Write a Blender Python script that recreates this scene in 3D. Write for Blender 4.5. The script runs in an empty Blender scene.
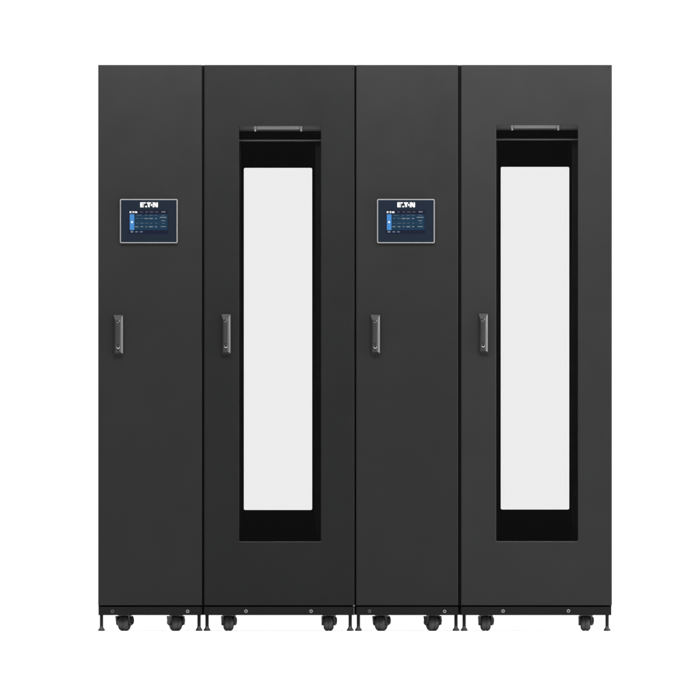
import bpy, bmesh, math, random
from mathutils import Vector, Matrix
random.seed(4)
S = 0.004                      # metres per photo pixel on the door plane
GROUND = 631.0                 # photo row where the feet stand
X = lambda px: (px - 350.0) * S
Z = lambda py: (GROUND - py) * S
scene = bpy.context.scene
col = scene.collection
WORLD = {}

# ------------------------------------------------------------ materials
def mat(name, base, rough=0.5, metal=0.0, spec=0.5, mottling=0.0, bump=0.0, bscale=900, emis=None, estr=0.0, coat=0.0):
    m = bpy.data.materials.new(name); m.use_nodes = True
    nt = m.node_tree; b = nt.nodes['Principled BSDF']
    b.inputs['Base Color'].default_value = (*base, 1)
    b.inputs['Roughness'].default_value = rough
    b.inputs['Metallic'].default_value = metal
    b.inputs['Specular IOR Level'].default_value = spec
    b.inputs['Coat Weight'].default_value = coat
    tc = nt.nodes.new('ShaderNodeTexCoord')
    if mottling:
        n = nt.nodes.new('ShaderNodeTexNoise'); n.inputs['Scale'].default_value = 5.0
        n.inputs['Detail'].default_value = 8; n.inputs['Roughness'].default_value = 0.62
        nt.links.new(tc.outputs['Object'], n.inputs['Vector'])
        mr = nt.nodes.new('ShaderNodeMapRange')
        mr.inputs['From Min'].default_value = 0.3; mr.inputs['From Max'].default_value = 0.7
        mr.inputs['To Min'].default_value = rough - mottling; mr.inputs['To Max'].default_value = rough + mottling
        nt.links.new(n.outputs['Fac'], mr.inputs['Value'])
        nt.links.new(mr.outputs['Result'], b.inputs['Roughness'])
        mx = nt.nodes.new('ShaderNodeMix'); mx.data_type = 'RGBA'
        mx.inputs[6].default_value = (*[c * 0.93 for c in base], 1)
        mx.inputs[7].default_value = (*[c * 1.07 for c in base], 1)
        nt.links.new(n.outputs['Fac'], mx.inputs[0]); nt.links.new(mx.outputs[2], b.inputs['Base Color'])
    if bump:
        n2 = nt.nodes.new('ShaderNodeTexNoise'); n2.inputs['Scale'].default_value = bscale
        n2.inputs['Detail'].default_value = 2
        nt.links.new(tc.outputs['Object'], n2.inputs['Vector'])
        bp = nt.nodes.new('ShaderNodeBump'); bp.inputs['Strength'].default_value = bump
        bp.inputs['Distance'].default_value = 0.0004
        nt.links.new(n2.outputs['Fac'], bp.inputs['Height']); nt.links.new(bp.outputs['Normal'], b.inputs['Normal'])
    if emis:
        b.inputs['Emission Color'].default_value = (*emis, 1); b.inputs['Emission Strength'].default_value = estr
    return m

def glass_mat(name, tint, gloss=0.06, rough=0.0):
    m = bpy.data.materials.new(name); m.use_nodes = True
    nt = m.node_tree; nt.nodes.clear()
    out = nt.nodes.new('ShaderNodeOutputMaterial'); mix = nt.nodes.new('ShaderNodeMixShader')
    tr = nt.nodes.new('ShaderNodeBsdfTransparent'); gl = nt.nodes.new('ShaderNodeBsdfGlossy')
    fr = nt.nodes.new('ShaderNodeFresnel'); fr.inputs['IOR'].default_value = 1.45
    tr.inputs['Color'].default_value = (tint, tint, tint, 1)
    gl.inputs['Roughness'].default_value = rough
    nt.links.new(fr.outputs[0], mix.inputs[0]); nt.links.new(tr.outputs[0], mix.inputs[1])
    nt.links.new(gl.outputs[0], mix.inputs[2]); nt.links.new(mix.outputs[0], out.inputs['Surface'])
    return m

M = dict(
    coat_a=mat('powder_coat_charcoal', (0.0100, 0.0100, 0.0100), 0.38, spec=0.27, mottling=0.03, bump=0.25),
    coat_c=mat('powder_coat_cool_charcoal_bright', (0.0155, 0.0158, 0.0157), 0.38, spec=0.235, mottling=0.03, bump=0.25),  # same finish as coat_b, right cabinet's brighter exposure put into the colour
    coat_b=mat('powder_coat_cool_charcoal_dim', (0.0088, 0.0091, 0.0090), 0.38, spec=0.19, mottling=0.03, bump=0.25),  # same finish as coat_c, this cabinet's dimmer exposure put into the colour
    plinth=mat('plinth_black', (0.006, 0.006, 0.006), 0.5, spec=0.16, mottling=0.03, bump=0.2),
    body=mat('body_black', (0.006, 0.006, 0.006), 0.7, spec=0.2),
    inner=mat('interior_black', (0.004, 0.004, 0.004), 0.6, spec=0.12, mottling=0.04),
    handle=mat('handle_zinc_black', (0.018, 0.018, 0.018), 0.30, spec=0.6, mottling=0.03),
    handle_edge=mat('handle_zinc_lit', (0.075, 0.075, 0.075), 0.36, metal=0.35, spec=0.4, mottling=0.05),  # lighter than the housing: light on the right-hand slope painted into the colour
    chrome=mat('lock_chrome', (0.75, 0.75, 0.75), 0.18, metal=1.0),
    dark=mat('hole_black', (0.004, 0.004, 0.004), 0.8, spec=0.1),
    rail=mat('brushed_rail', (0.62, 0.62, 0.62), 0.42, metal=0.2, mottling=0.05),
    railmid=mat('brushed_rail_shaded', (0.17, 0.17, 0.17), 0.42, metal=0.2),  # darker copy of the rail: light fall-off at the bar ends painted in
    raildim=mat('painted_rail_grey', (0.075, 0.075, 0.078), 0.5),
    clip=mat('clip_aluminium', (0.75, 0.75, 0.75), 0.35, metal=0.1),
    ring=mat('bolt_zinc', (0.5, 0.5, 0.5), 0.35, metal=0.6),
    ringdim=mat('bolt_zinc_dull', (0.17, 0.17, 0.17), 0.4, metal=0.6),
    tyre=mat('castor_tyre_rubber', (0.045, 0.045, 0.045), 0.42, spec=0.6, mottling=0.06, bump=0.5, bscale=500),
    fork=mat('castor_fork_black', (0.008, 0.008, 0.008), 0.45),
    pedal=mat('brake_pedal_steel', (0.12, 0.12, 0.12), 0.35, metal=0.7),
    foot=mat('foot_black_steel', (0.02, 0.02, 0.02), 0.35, spec=0.5, mottling=0.04),
    bezel=mat('bezel_silver', (0.25, 0.25, 0.25), 0.38, metal=0.2),
    face=mat('panel_navy', (0.008, 0.0122, 0.0205), 0.22, spec=0.08),
    white=mat('logo_white', (0.85, 0.85, 0.85), 0.5, emis=(1, 1, 1), estr=0.45),  # printed letters, faint glow added so they read as white
    lcd=mat('screen_navy', (0.002, 0.0025, 0.006), 0.3, spec=0.1, emis=(0.006, 0.008, 0.022), estr=1),
    lcd_teal=mat('screen_teal', (0.002, 0.005, 0.01), 0.3, spec=0.1, emis=(0.006, 0.030, 0.060), estr=1),
    lcd_line=mat('screen_grid', (0.002, 0.005, 0.01), 0.3, spec=0.1, emis=(0.015, 0.055, 0.10), estr=1),
    lcd_blue=mat('screen_blue', (0.01, 0.05, 0.1), 0.3, emis=(0.022, 0.14, 0.42), estr=1),
    lcd_text=mat('screen_text', (0.05, 0.05, 0.05), 0.3, emis=(0.14, 0.19, 0.25), estr=1),
    lcd_dim=mat('screen_text_dim', (0.03, 0.03, 0.03), 0.3, emis=(0.06, 0.10, 0.15), estr=1),
    lcd_white=mat('screen_white', (0.2, 0.2, 0.2), 0.3, emis=(0.8, 0.82, 0.85), estr=1),
    glass=glass_mat('door_glass', 0.975),
    floor=mat('floor_white', (0.86, 0.86, 0.86), 0.6, spec=0.2, mottling=0.02),
)

# ------------------------------------------------------------ mesh helpers
class MB:
    """collects shapes (world coordinates) for ONE mesh object"""
    def __init__(self): self.bm = bmesh.new(); self.mats = []; self.cur = 0
    def use(self, m):
        if m not in self.mats: self.mats.append(m)
        self.cur = self.mats.index(m); return self
    def _mark(self, faces, smooth=False):
        for f in faces: f.material_index = self.cur; f.smooth = smooth
    def box(self, x0, x1, y0, y1, z0, z1, bev=0.0, seg=2):
        r = bmesh.ops.create_cube(self.bm, size=1.0)
        vs = r['verts']
        for v in vs:
            v.co = Vector(((x0 + x1) / 2 + v.co.x * (x1 - x0), (y0 + y1) / 2 + v.co.y * (y1 - y0), (z0 + z1) / 2 + v.co.z * (z1 - z0)))
        fs = set(f for v in vs for f in v.link_faces)
        self._mark(fs)
        if bev:
            es = list(set(e for v in vs for e in v.link_edges))
            r = bmesh.ops.bevel(self.bm, geom=es, offset=bev, segments=seg, profile=0.5, affect='EDGES')
            self._mark(r['faces'])
        return self
    def loft(self, loops, closed=False, cap0=False, cap1=False, smooth=False):
        L = [[self.bm.verts.new(p) for p in lp] for lp in loops]
        n = len(L[0]); fs = []
        rng = range(len(L)) if closed else range(len(L) - 1)
        for i in rng:
            a, b = L[i], L[(i + 1) % len(L)]
            for k in range(n):
                fs.append(self.bm.faces.new((a[k], a[(k + 1) % n], b[(k + 1) % n], b[k])))
        if cap0: fs.append(self.bm.faces.new(L[0]))
        if cap1: fs.append(self.bm.faces.new(list(reversed(L[-1]))))
        self._mark(fs, smooth); return self
    def poly(self, pts, y, th=0.0006):
        a = [Vector((p[0], y, p[1])) for p in pts]; b = [v + Vector((0, th, 0)) for v in a]
        return self.loft([a, b], cap0=True, cap1=True)
    def lathe(self, prof, c, axis='z', n=28, rot=0.0, smooth=True):
        """prof: (radius, height) along the axis"""
        loops = []
        R = Matrix.Rotation(rot, 3, 'Z')
        for r, h in prof:
            lp = []
            for k in range(n):
                t = 2 * math.pi * k / n
                if axis == 'z': v = Vector((r * math.cos(t), r * math.sin(t), h))
                elif axis == 'y': v = Vector((r * math.cos(t), h, r * math.sin(t)))
                else: v = Vector((h, r * math.cos(t), r * math.sin(t)))
                lp.append(R @ v + Vector(c))
            loops.append(lp)
        return self.loft(loops, cap0=True, cap1=True, smooth=smooth)
    def build(self, name, m=None, parent=None, **props):
        bm = self.bm
        bmesh.ops.recalc_face_normals(bm, faces=bm.faces)
        lo = Vector((min(v.co[i] for v in bm.verts) for i in range(3)))
        hi = Vector((max(v.co[i] for v in bm.verts) for i in range(3)))
        c = (lo + hi) / 2
        for v in bm.verts: v.co -= c
        me = bpy.data.meshes.new(name); bm.to_mesh(me); bm.free()
        for q in (self.mats or [m]): me.materials.append(M[q])
        if any(p.use_smooth for p in me.polygons):
            try: me.set_sharp_from_angle(angle=math.radians(40))
            except Exception: pass
        o = bpy.data.objects.new(name, me); col.objects.link(o)
        pw = Vector((0, 0, 0))
        if parent is not None: o.parent = parent; pw = WORLD[parent.name]
        o.location = c - pw; WORLD[o.name] = c
        for k, v in props.items(): o[k] = v
        return o

def rrect(x0, x1, z0, z1, r, y, n=5):
    pts = []
    for cx, cz, a0 in ((x1 - r, z1 - r, 0), (x0 + r, z1 - r, 90), (x0 + r, z0 + r, 180), (x1 - r, z0 + r, 270)):
        for k in range(n + 1):
            a = math.radians(a0 + 90 * k / n)
            pts.append(Vector((cx + r * math.cos(a), y, cz + r * math.sin(a))))
    return pts

def empty(name, loc, **props):
    o = bpy.data.objects.new(name, None); col.objects.link(o)
    o.location = loc; o.empty_display_size = 0.1; WORLD[o.name] = Vector(loc)
    for k, v in props.items(): o[k] = v
    return o

DEPTH = 1.07

def frame_plate(x0, x1, z0, z1, hx0, hx1, hz0, hz1, yf, yb, ro=0.003, ri=0.006, ch=0.003, chi=0.003):
    """a plate with a rounded window cut in it, softened front edges"""
    m = MB()
    m.loft([rrect(x0, x1, z0, z1, ro, yb), rrect(x0, x1, z0, z1, ro, yf + ch),
            rrect(x0 + ch * .35, x1 - ch * .35, z0 + ch * .35, z1 - ch * .35, ro, yf + ch * .3),
            rrect(x0 + ch, x1 - ch, z0 + ch, z1 - ch, ro, yf),
            rrect(hx0 - chi, hx1 + chi, hz0 - chi, hz1 + chi, ri + chi, yf),
            rrect(hx0 - chi * .3, hx1 + chi * .3, hz0 - chi * .3, hz1 + chi * .3, ri + chi * .3, yf + chi * .35),
            rrect(hx0, hx1, hz0, hz1, ri, yf + chi), rrect(hx0, hx1, hz0, hz1, ri, yb)], closed=True)
    return m

def solid_plate(x0, x1, z0, z1, yf, yb, r=0.003, ch=0.003):
    m = MB()
    m.loft([rrect(x0, x1, z0, z1, r, yb), rrect(x0, x1, z0, z1, r, yf + ch),
            rrect(x0 + ch * .35, x1 - ch * .35, z0 + ch * .35, z1 - ch * .35, r, yf + ch * .3),
            rrect(x0 + ch, x1 - ch, z0 + ch, z1 - ch, r, yf)], cap0=True, cap1=True)
    return m

# ------------------------------------------------------------ parts
def levelling_foot(root, px, y, base=631.2):
    x = X(px); zt = Z(614.6)
    m = MB()
    prof = [(0.0120, 0.0), (0.0133, 0.0015), (0.0133, 0.0065), (0.0118, 0.0085), (0.0092, 0.0100), (0.0080, 0.0125), (0.0076, 0.0165),
            (0.0062, 0.0180)]
    z = 0.0185
    while z < zt - 0.002:                 # threaded rod
        prof += [(0.0072, z + 0.0007), (0.0064, z + 0.0015)]; z += 0.0016
    prof += [(0.005, zt + 0.004)]
    m.lathe(prof, (x, y, 0), n=24)
    m.build('levelling_foot', 'foot', root)

def castor(root, px, y, yaw, wide=1.0):
    """swivel castor seen from the front; px = wheel centre"""
    x = X(px); zt = Z(615.0); R = 0.0305; hw = 0.0205 * wide; zc = R + 0.0008
    r2 = Matrix.Rotation(yaw, 3, 'Z')
    def T(v): return r2 @ Vector(v) + Vector((x, y, 0))
    f = MB()
    # swivel plate and ball race under the plinth
    f.box(x - 0.026, x + 0.030, y - 0.03, y + 0.03, zt - 0.003, zt + 0.003, 0.001)
    f.lathe([(0.022, zt - 0.012), (0.024, zt - 0.010), (0.024, zt - 0.0035)], (x + 0.002, y + 0.024, 0), n=24)
    # two fork cheeks with rounded lower ends, joined by a hood
    for s in (-1, 1):
        out = []
        for k in range(13):
            a = math.radians(180 + 180 * k / 12)
            out.append((0.016 * math.cos(a), zc + 0.002 + 0.011 * math.sin(a)))
        out += [(0.026, zt - 0.004), (-0.026, zt - 0.004)]
        xi, xo = s * (hw + 0.001), s * (hw + 0.0080)
        f.loft([[T((xi, p[0], p[1])) for p in out], [T((xo, p[0], p[1])) for p in out]], cap0=True, cap1=True)
    hood = []
    for k in range(9):
        a = math.radians(0 + 72 * k / 8)
        hood.append(((R + 0.0045) * math.cos(a), zc + (R - 0.001) * math.sin(a) * 0.93))
    hood = [(p[0], min(p[1], zt - 0.002)) for p in hood]
    hb = [(p[0] * 0.93, p[1] - 0.003) for p in reversed(hood)]
    f.loft([[T((-hw - 0.004, p[0], p[1])) for p in hood + hb], [T((hw + 0.004, p[0], p[1])) for p in hood + hb]], cap0=True, cap1=True)
    fork = f.build('castor', 'fork', root)
    w = MB()
    prof = [(0.010, -hw)]
    rs = 0.013
    for k in range(8):
        a = math.radians(180 - 90 * k / 7)
        prof.append((R - rs + rs * math.sin(a) * 1.0, -hw + rs + rs * math.cos(a)))
    prof += [(R, -0.0022), (R - 0.0016, -0.0008), (R - 0.0016, 0.0008), (R, 0.0022)]
    for k in range(8):
        a = math.radians(90 - 90 * k / 7)
        prof.append((R - rs + rs * math.sin(a), hw - rs + rs * math.cos(a)))
    prof += [(0.010, hw)]
    w.lathe(prof, (x, y, zc), axis='x', n=40, rot=yaw)
    w.build('wheel', 'tyre', fork)
    a = MB()
    a.lathe([(0.004, -hw - 0.008), (0.005, -hw - 0.0075), (0.005, hw + 0.0075), (0.004, hw + 0.008)], (x, y, zc), axis='x', n=12, rot=yaw)
    a.build('axle', 'ringdim', fork)
    # brake pedal on the right cheek: dark lever with a steel lip
    p = MB()
    def blob(cx, cz, rx, rz, y0, y1, n=16):
        lp = [(cx + rx * math.cos(2 * math.pi * k / n), cz + rz * math.sin(2 * math.pi * k / n)) for k in range(n)]
        ls = [(cx + (q[0] - cx) * 0.8, cz + (q[1] - cz) * 0.8) for q in lp]
        p.loft([[T((q[0], y0, q[1])) for q in ls], [T((q[0], y0 + 0.003, q[1])) for q in lp], [T((q[0], y1, q[1])) for q in lp]], cap0=True, cap1=True)
    p.use('fork'); blob(hw + 0.0075, zc + 0.011, 0.0065, 0.0155, -0.014, 0.016)
    p.use('pedal'); blob(hw + 0.0085, zc - 0.003, 0.0045, 0.0035, -0.016, 0.004)
    p.build('brake_pedal', None, fork)

def plinth_bolt(root, px, py, m='ring', y=0.006):
    b = MB()
    x, z = X(px), Z(py)
    b.use(m).lathe([(0.0066, 0.001), (0.0066, -0.0012), (0.0058, -0.0022), (0.0040, -0.0022), (0.0037, -0.0005)], (x, y, z), axis='y', n=24)
    b.use('dark').lathe([(0.0037, -0.0004), (0.0036, -0.0012)], (x, y, z), axis='y', n=18)
    b.build('bolt', None, root)

def door_handle(root, x0p, x1p, y0p, y1p):
    """raised swing-handle housing with sloping sides, lever, lock"""
    X0, X1, Z1, Z0 = X(x0p), X(x1p), Z(y0p), Z(y1p)
    h = MB()
    def q(l, r, t, b, y, rad): return rrect(X0 + l * S, X1 - r * S, Z0 + b * S, Z1 - t * S, rad, y, 4)
    h.loft([q(0, 0, 0, 0, 0.0005, 0.002), q(0, 0, 0, 0, -0.006, 0.002), q(0.4, 0.3, 0.3, 0.3, -0.0095, 0.0020),
            q(2.0, 2.4, 5.0, 2.2, -0.0245, 0.002), q(2.3, 2.8, 5.5, 2.6, -0.0262, 0.002)], cap0=True, cap1=True)
    hd = h.build('door_handle', 'handle', root)
    w = x1p - x0p
    l = MB()      # the lever: long bar standing a little proud, with a ridge on its right
    lx0, lx1 = X(x0p + 2.9), X(x1p - 4.0)
    l.box(lx0, lx1, -0.0325, -0.0275, Z(y1p - 11.5), Z(y0p + 7.5), 0.0018)
    l.build('lever', 'handle', hd)
    g = MB()
    g.use('handle_edge')
    sec = ((3.7, -0.0262), (3.5, -0.0286), (1.95, -0.0270), (0.45, -0.0230), (0.2, -0.0210), (0.2, -0.004))
    g.loft([[Vector((X(x1p - a), yy, Z(y1p - 1.2 - (a * .5)))) for a, yy in sec],
            [Vector((X(x1p - a), yy, Z(y0p + 0.5 + (a * 1.2 if a > 1 else a * .5)))) for a, yy in sec]], cap0=True, cap1=True)
    g.build('grip_edge', None, hd)
    k = MB()
    cx, cz = X(x0p + w * 0.50), Z(y0p + 32.4)
    k.use('chrome').lathe([(0.0066, -0.0268), (0.0070, -0.0320), (0.0062, -0.0345), (0.0042, -0.0348), (0.0036, -0.0318)], (cx, 0, cz), axis='y', n=28)
    k.use('dark').box(cx - 0.0009, cx + 0.0009, -0.0338, -0.0300, cz - 0.0042, cz + 0.0042)
    k.use('dark').lathe([(0.0037, -0.0322), (0.0034, -0.0328)], (cx, 0, cz), axis='y', n=18)
    k.build('lock_cylinder', None, hd)
    b = MB()
    b.use('ringdim').lathe([(0.0036, -0.0268), (0.0036, -0.0305), (0.0020, -0.0322)], (X(x0p + w * .62), 0, Z(y0p + 6.4)), axis='y', n=16)
    b.build('bolt', None, hd)

def logo(m, x0, z0, h, wscale=1.0, y=-0.0):
    """block lettering: E, A (gap with a foot), T, a round dot for O, N"""
    u = h / 10.0; ux = u * wscale
    def P(pts): m.poly([(x0 + a * ux, z0 + b * u) for a, b in pts], y)
    P([(0, 0), (0, 10), (4.0, 10), (4.0, 0)])                                   # E stem
    P([(4.0, 8.0), (4.0, 10), (12.2, 10), (11.4, 8.0)])
    P([(3.8, 4.2), (3.8, 5.7), (8.6, 5.7), (8.2, 4.2)])
    P([(4.0, 0), (4.0, 1.8), (7.8, 1.8), (7.2, 0)])
    P([(11.0, 0), (11.9, 2.7), (14.4, 2.7), (15.3, 0)])                          # foot of the A
    P([(14.6, 10), (24.4, 10), (22.8, 7.5), (15.6, 7.5)])                        # T bar
    P([(17.0, 7.5), (21.0, 7.5), (21.0, 0), (18.4, 0), (17.4, 3.2)])             # T stem
    n = 18
    P([(25.6 + 1.9 * math.cos(2 * math.pi * k / n), 4.6 + 2.0 * math.sin(2 * math.pi * k / n)) for k in range(n)])
    P([(27.4, 10), (28.9, 7.4), (29.2, 4.8), (28.6, 2.0), (27.2, 0), (31.8, 0), (31.8, 10)])   # N left, hollowed
    P([(31.8, 10), (33.2, 10), (36.2, 3.2), (36.2, 0), (35.0, 0), (31.8, 6.6)])
    P([(36.2, 0), (36.2, 10), (39.2, 10), (39.2, 0)])

def control_panel(root, px, py):
    """px, py = top-left corner of the silver frame in the photo"""
    W, H = 57.8, 44.3
    x0, x1, z1, z0 = X(px), X(px + W), Z(py), Z(py + H)
    m = MB(); t = 1.05 * S
    m.loft([rrect(x0, x1, z0, z1, 0.006, 0.0008), rrect(x0, x1, z0, z1, 0.006, -0.013),
            rrect(x0 + .0012, x1 - .0012, z0 + .0012, z1 - .0012, 0.005, -0.0155),
            rrect(x0 + t, x1 - t, z0 + t, z1 - t, 0.003, -0.0155),
            rrect(x0 + t, x1 - t, z0 + t, z1 - t, 0.003, -0.006)], cap0=True, cap1=True)
    cp = m.build('control_panel', 'bezel', root)
    f = MB(); g = t + 0.0002
    f.loft([rrect(x0 + g, x1 - g, z0 + g, z1 - g, 0.003, -0.0062), rrect(x0 + g, x1 - g, z0 + g, z1 - g, 0.003, -0.0142)], cap0=True, cap1=True)
    f.build('face', 'face', cp)
    lg = MB().use('white')
    logo(lg, X(px + 20.4), Z(py + 8.2), 4.7 * S, 0.95, y=-0.0150)
    lg.build('logo', None, cp)
    s = MB(); Y = -0.0146
    def R(a, b, c, d, mm, lay=0):
        s.use(mm).box(X(px + a), X(px + c), Y - 0.0003 - 0.0004 * lay, Y + 0.0003 - 0.0003 * lay, Z(py + d), Z(py + b))
    R(9.0, 11.2, 48.3, 34.8, 'lcd')
    R(14.5, 15.3, 47.8, 31.1, 'lcd_teal', 1)
    R(9.9, 15.3, 14.4, 31.1, 'lcd_blue', 1)
    logo(s.use('lcd_white'), X(px + 9.8), Z(py + 14.1), 1.7 * S, 1.13, y=Y - 0.0008)
    # grid of tiles on the display
    for gx in (20.2, 25.2, 30.0, 35.0, 39.8): R(gx, 15.8, gx + 0.22, 30.8, 'lcd_line', 2)
    for gy in (22.9,): R(14.8, gy, 47.6, gy + 0.22, 'lcd_line', 2)
    # lettering too small to read in the photo: short broken strokes
    def strokes(a, c, b, h, mm):
        x = a
        while x < c:
            w = random.uniform(0.32, 0.62)
            R(x, b + random.uniform(0, 0.18) * h, min(x + w, c), b + h - random.uniform(0, 0.18) * h, mm, 3)
            x += w + 0.16
    for a, c in ((20.2, 22.8), (25.6, 28.0), (30.0, 33.6), (35.6, 38.4)): strokes(a, c, 12.6, 0.8, 'lcd_dim')
    strokes(41.6, 45.6, 12.3, 1.2, 'lcd_text')
    for a, c in ((16.5, 21.5), (25.2, 27.5), (29.2, 33.4), (34.6, 37.6), (41.5, 45)): strokes(a, c, 16.1, 0.6, 'lcd_dim')
    for a, c in ((16.0, 18.6), (20.6, 23.4)): strokes(a, c, 19.0, 0.7, 'lcd_dim')
    for a, c in ((24.6, 28.4), (29.4, 33.0), (35.2, 37.2)): strokes(a, c, 19.0, 1.1, 'lcd_text')
    strokes(39.9, 46.6, 17.9, 1.1, 'lcd_text'); strokes(41.4, 45.2, 21.2, 0.9, 'lcd_text')
    for a, c in ((16.2, 18.4), (20.2, 24.0), (25.5, 28.5), (30.2, 32.6), (35.2, 37.6), (42, 45)): strokes(a, c, 24.0, 0.65, 'lcd_dim')
    for a, c in ((15.2, 18.6), (21.0, 23.2), (26.0, 27.4), (29.2, 33.2), (35.2, 37.2)): strokes(a, c, 27.2, 1.1, 'lcd_text')
    strokes(40.8, 45.8, 27.2, 0.9, 'lcd_text')
    # home symbol on the blue bar, three buttons in the bottom row
    m2 = s.use('lcd_white')
    hx, hz = X(px + 12.1), Z(py + 23.9)
    m2.poly([(hx - .9 * S, hz), (hx + .9 * S, hz), (hx + .9 * S, hz + 1.0 * S), (hx, hz + 1.9 * S), (hx - .9 * S, hz + 1.0 * S)], Y - 0.0011)
    R(10.6, 32.1, 13.4, 33.6, 'lcd_dim', 2); R(11.0, 32.4, 13.0, 33.2, 'lcd_text', 3)
    for a in (15.2, 19.9):
        R(a, 32.1, a + 3.2, 33.7, 'lcd_line', 2); strokes(a + .4, a + 2.8, 32.4, 0.9, 'lcd_text')
    s.build('screen', None, cp)

def plinth(root, x0p, x1p, sp_):
    p = MB()
    x0, x1 = X(x0p), X(x1p)
    p.box(x0, x1, 0.006, 0.050, Z(615.2), Z(606.9), 0.0015)
    po = p.build('plinth', 'plinth', root)
    p = MB(); p.box(x0, x1, DEPTH - 0.05, DEPTH - 0.006, Z(615.2), Z(606.9), 0.0015)
    p.build('plinth', 'plinth', root)
    for px, py, mm in sp_: plinth_bolt(po, px, py, mm)
    return po

ZT, ZB = Z(64.9), Z(605.3)

def narrow_cabinet(d0, d1, b0, b1, panel, handle, bolts, feet, wheels, label):
    root = empty('control_cabinet', (X((d0 + d1) / 2), DEPTH / 2, 0), label=label, category='server cabinet',
                 group='narrow black cabinets with a touchscreen')
    h = MB()
    h.box(X(b0), X(b1), 0.032, DEPTH - 0.032, ZB + 0.001, ZT - 0.0003, 0.0006)
    h.box(X(b0) + .00001, X(b1) - .00001, 0.052, DEPTH - 0.052, Z(614.9), ZB + 0.004)
    h.build('housing', 'body', root)
    r = MB(); r.box(X(d0), X(d1), DEPTH - 0.030, DEPTH, ZB, ZT, 0.002); r.build('rear_door', 'coat_a', root)
    d = solid_plate(X(d0), X(d1), ZB, ZT, 0.0, 0.028, 0.002, 0.0032)
    d.build('door', 'coat_a', root)
    door_handle(root, *handle)
    control_panel(root, *panel)
    plinth(root, d0 + .2, d1, bolts)
    for f in feet:
        levelling_foot(root, f, 0.036); levelling_foot(root, 350 + (f - 350) * 1.01, DEPTH - 0.036)
    for w, yaw in wheels:
        castor(root, w, 0.075, yaw, 1.08); castor(root, 350 + (w - 350) * 1.009, DEPTH - 0.10, yaw * 0.9, 1.04)
    return root

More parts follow.
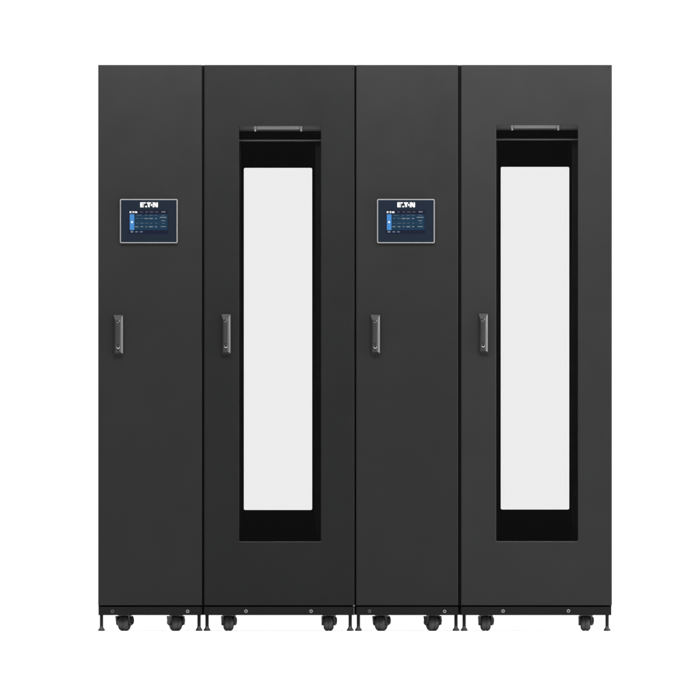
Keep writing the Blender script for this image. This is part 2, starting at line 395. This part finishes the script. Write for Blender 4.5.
def wide_cabinet(coat, d0, d1, b0, b1, win, pane, rails, handle, bolts, feet, wheels, label, hole_disc, extra=None, right_in=0.4):
    root = empty('windowed_cabinet', (X((d0 + d1) / 2), DEPTH / 2, 0), label=label, category='server cabinet',
                 group='wide black cabinets with a tall glass window')
    wx0, wx1, wy0, wy1 = win
    px0, px1, py0, py1 = pane
    h = MB(); t = 0.020
    x0, x1 = X(b0), X(b1); zt = ZT - 0.0003
    h.box(x0, x0 + t, 0.032, DEPTH - 0.032, ZB, zt, 0.0012)
    h.box(x1 - t, x1, 0.032, DEPTH - 0.032, ZB, zt, 0.0012)
    h.box(x0 + t + .0002, x1 - t - .0002, 0.032, DEPTH - 0.032, zt - 0.008, zt - 0.0004)
    h.box(x0 + t + .0002, x1 - t - .0002, 0.032, DEPTH - 0.032, ZB + 0.0012, ZB + t)
    h.box(x0 + .00001, x1 - .00001, 0.052, DEPTH - 0.052, Z(614.9), ZB + 0.004)
    h.build('housing', 'body', root)
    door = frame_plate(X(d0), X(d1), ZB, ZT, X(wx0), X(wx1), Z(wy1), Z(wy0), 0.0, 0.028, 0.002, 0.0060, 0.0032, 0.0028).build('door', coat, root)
    g = MB(); g.box(X(wx0 - 3), X(wx1 + 3), 0.0285, 0.0315, Z(wy1 + 3), Z(wy0 - 3)); g.build('glass', 'glass', root)
    # rear door with its own, smaller window
    rd = frame_plate(X(d0), X(d1), ZB, ZT, X(px0), X(px1), Z(py1), Z(py0), DEPTH - 0.030, DEPTH, 0.002, 0.0055, 0.002, 0.0006)
    rd.build('rear_door', 'inner', root)
    i = 0.75
    rg = MB(); rg.loft([rrect(X(px0 + i), X(px1 - i), Z(py1 - i), Z(py0 + i), 0.004, DEPTH - 0.018),
                        rrect(X(px0 + i), X(px1 - i), Z(py1 - i), Z(py0 + i), 0.004, DEPTH - 0.013)], cap0=True, cap1=True)
    rg.build('rear_glass', 'glass', root)
    # head bar behind the top edge of the window, with two clips; cross rail below it
    c0, c1 = rails['clips']; ty = rails['top']
    b = MB(); b.use('rail')
    b.box(X(c0 + 1.6), X(c1 - 1.6), 0.040, 0.052, Z(ty + 3.1), Z(ty - 2), 0.0008)
    b.use('railmid')
    b.box(X(wx0 - 2), X(c0 + 1.4), 0.046, 0.056, Z(ty + 3.0), Z(ty - 2), 0.0008)
    b.box(X(c1 - 1.4), X(wx1 + 2), 0.046, 0.056, Z(ty + 3.0), Z(ty - 2), 0.0008)
    b.use('raildim').box(X(wx0 - 2), X(wx1 + 2), 0.058, 0.062, Z(ty + 4.6), Z(ty - 2))
    hb = b.build('head_bar', None, root)
    for c in (c0, c1):
        k = MB(); k.use('clip')
        k.box(X(c - 1.1), X(c + 1.1), 0.034, 0.0395, Z(ty + 3.4), Z(ty - 1.5), 0.0012)
        k.box(X(c - 0.7), X(c + 1.0), 0.034, 0.043, Z(ty + 5.0), Z(ty + 3.5), 0.001)
        k.build('clip', None, hb)
    r = MB(); r.use('raildim')
    ry = rails['cross']
    r.box(X(wx0 - 4), X(wx1 + 4), 0.10, 0.13, Z(ry + 0.9), Z(ry - 0.6), 0.0015)
    r.build('cross_rail', None, root)
    # perforated mounting rails down both sides
    for s, xa in ((0, wx0 - 4.0), (1, wx1 - 5.6)):
        v = MB(); v.use('inner')
        v.box(X(xa), X(xa + 5.6), 0.14, 0.17, ZB + 0.03, ZT - 0.03, 0.0015)
        v.use('dark')
        z = ZB + 0.06
        while z < ZT - 0.06:
            v.box(X(xa + 2.4), X(xa + 3.4), 0.1395, 0.141, z, z + 0.006); z += 0.0445
        v.build('mounting_rail', None, root)
    door_handle(root, *handle)
    po = plinth(root, d0, d1 - right_in, bolts)
    pl = MB(); pl.use('dark').lathe([(0.0024, 0.002), (0.0024, -0.0006)], (X(hole_disc[0]), 0, Z(hole_disc[1])), axis='y', n=14); pl.build('hole_disc', None, root)  # dark disc standing in for a small hole in the door
    if extra:
        e = MB(); e.use('ringdim')
        e.lathe([(0.0036, 0.002), (0.0036, -0.003), (0.002, -0.0045)], (X(extra), 0.001, Z(605.8)), axis='y', n=16); e.build('bolt', None, po)
        e = MB(); e.use('raildim').box(X(extra - .35), X(extra + .35), 0.0035, 0.0058, Z(615), Z(607.4)); e.build('plinth_edge_glint', None, po)  # pale strip added for the reflection on the plinth's end chamfer
    for f in feet:
        levelling_foot(root, f, 0.036); levelling_foot(root, 350 + (f - 350) * 1.01, DEPTH - 0.036)
    for w, yaw in wheels:
        castor(root, w, 0.075, yaw, 0.97); castor(root, 350 + (w - 350) * 1.009, DEPTH - 0.10, yaw * 0.6, 0.93)
    return root

narrow_cabinet(98.2, 202.0, 98.3, 203.04, (119.9, 199.0), (113.2, 123.3, 314.8, 355.0),
               ((112.4, 611.3, 'ringdim'), (187.6, 611.4, 'ring')), (101.4, 199.0),
               ((124.2, -0.30), (175.6, 0.32)),
               'narrow charcoal cabinet with a small touchscreen, at the left end of the row')
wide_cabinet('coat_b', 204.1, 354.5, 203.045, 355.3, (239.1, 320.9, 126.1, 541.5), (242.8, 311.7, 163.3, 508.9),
             dict(clips=(255.1, 301.1), top=126.1, cross=139.8), (220.9, 230.8, 314.0, 354.6),
             ((246.0, 611.2, 'ring'), (311.1, 611.2, 'ring')), (207.0, 350.2),
             ((228.4, 0.10), (328.6, -0.05)),
             'wide charcoal cabinet with a tall glass window, standing between the two touchscreen cabinets', (352.4, 69.0), extra=353.9)
narrow_cabinet(356.1, 458.1, 355.305, 459.64, (377.0, 199.0), (370.2, 380.2, 314.6, 354.4),
               ((369.5, 611.2, 'ringdim'), (444.6, 611.4, 'ring')), (358.4, 456.0),
               ((381.2, -0.30), (432.6, 0.32)),
               'narrow charcoal cabinet with a small touchscreen, standing between the two glass-windowed cabinets')
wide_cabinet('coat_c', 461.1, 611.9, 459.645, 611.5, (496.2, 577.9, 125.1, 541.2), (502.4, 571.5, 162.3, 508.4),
             dict(clips=(512.2, 558.2), top=125.1, cross=138.8), (478.2, 488.1, 313.4, 353.4),
             ((503.1, 611.1, 'ring'), (568.5, 611.0, 'ring')), (464.2, 607.2),
             ((485.6, 0.10), (585.7, -0.05)),
             'wide charcoal cabinet with a tall glass window, at the right end of the row', (608.3, 67.3), right_in=0.8)

# ------------------------------------------------------------ setting
f = MB(); f.loft([[Vector((-3000, -3000, 0)), Vector((3000, -3000, 0)), Vector((3000, 6000, 0)), Vector((-3000, 6000, 0))]], cap0=True)
f.build('floor', 'floor', None, kind='structure')

# ------------------------------------------------------------ world: white studio, dimmer on the camera side
w = bpy.data.worlds.new('World'); scene.world = w; w.use_nodes = True
nt = w.node_tree; bg = nt.nodes['Background']
tc = nt.nodes.new('ShaderNodeTexCoord'); sp = nt.nodes.new('ShaderNodeSeparateXYZ')
nt.links.new(tc.outputs['Generated'], sp.inputs[0])
def mrange(src, a, b, c, d):
    n = nt.nodes.new('ShaderNodeMapRange'); n.interpolation_type = 'SMOOTHSTEP'
    for k, v in (('From Min', a), ('From Max', b), ('To Min', c), ('To Max', d)): n.inputs[k].default_value = v
    nt.links.new(src, n.inputs['Value']); return n.outputs['Result']
FRONT, BACK, ZEN = 0.07, 1.06, 1.25
ya = mrange(sp.outputs['Y'], -0.35, 0.25, FRONT, BACK)
za = mrange(sp.outputs['Z'], 0.35, 0.75, 0.0, ZEN)
ad = nt.nodes.new('ShaderNodeMath'); ad.operation = 'ADD'
nt.links.new(ya, ad.inputs[0]); nt.links.new(za, ad.inputs[1]); nt.links.new(ad.outputs[0], bg.inputs['Strength'])
bg.inputs['Color'].default_value = (1, 1, 1, 1)

def area(name, loc, target, size, power, sy=None):
    l = bpy.data.lights.new(name, 'AREA'); l.shape = 'RECTANGLE'; l.size = size; l.size_y = sy or size; l.energy = power
    o = bpy.data.objects.new(name, l); col.objects.link(o); o.location = loc
    o.rotation_euler = (Vector(target) - Vector(loc)).to_track_quat('-Z', 'Y').to_euler()
    return o
area('softbox_top', (0.0, -2.2, 3.3), (0.0, 0, 1.9), 4.6, 150, 0.8)
area('softbox_right', (5.2, -2.0, 1.6), (-0.3, 0, 1.2), 1.3, 140, 2.4)

# ------------------------------------------------------------ camera (long lens, low, with rise)
D = 100.0; CZ = 0.10
cd = bpy.data.cameras.new('camera'); cam = bpy.data.objects.new('camera', cd); col.objects.link(cam)
cam.location = (0, -D, CZ); cam.rotation_euler = (math.radians(90), 0, 0)
cd.sensor_width = 36; cd.lens = 36 * D / (700 * S)
cd.shift_y = (Z(350) - CZ) / (700 * S)
cd.clip_start = 1; cd.clip_end = 9000
scene.camera = cam
scene.render.resolution_x = 1024; scene.render.resolution_y = 1024
vs = scene.view_settings; vs.view_transform = 'Standard'; vs.look = 'None'; vs.exposure = 0; vs.gamma = 1
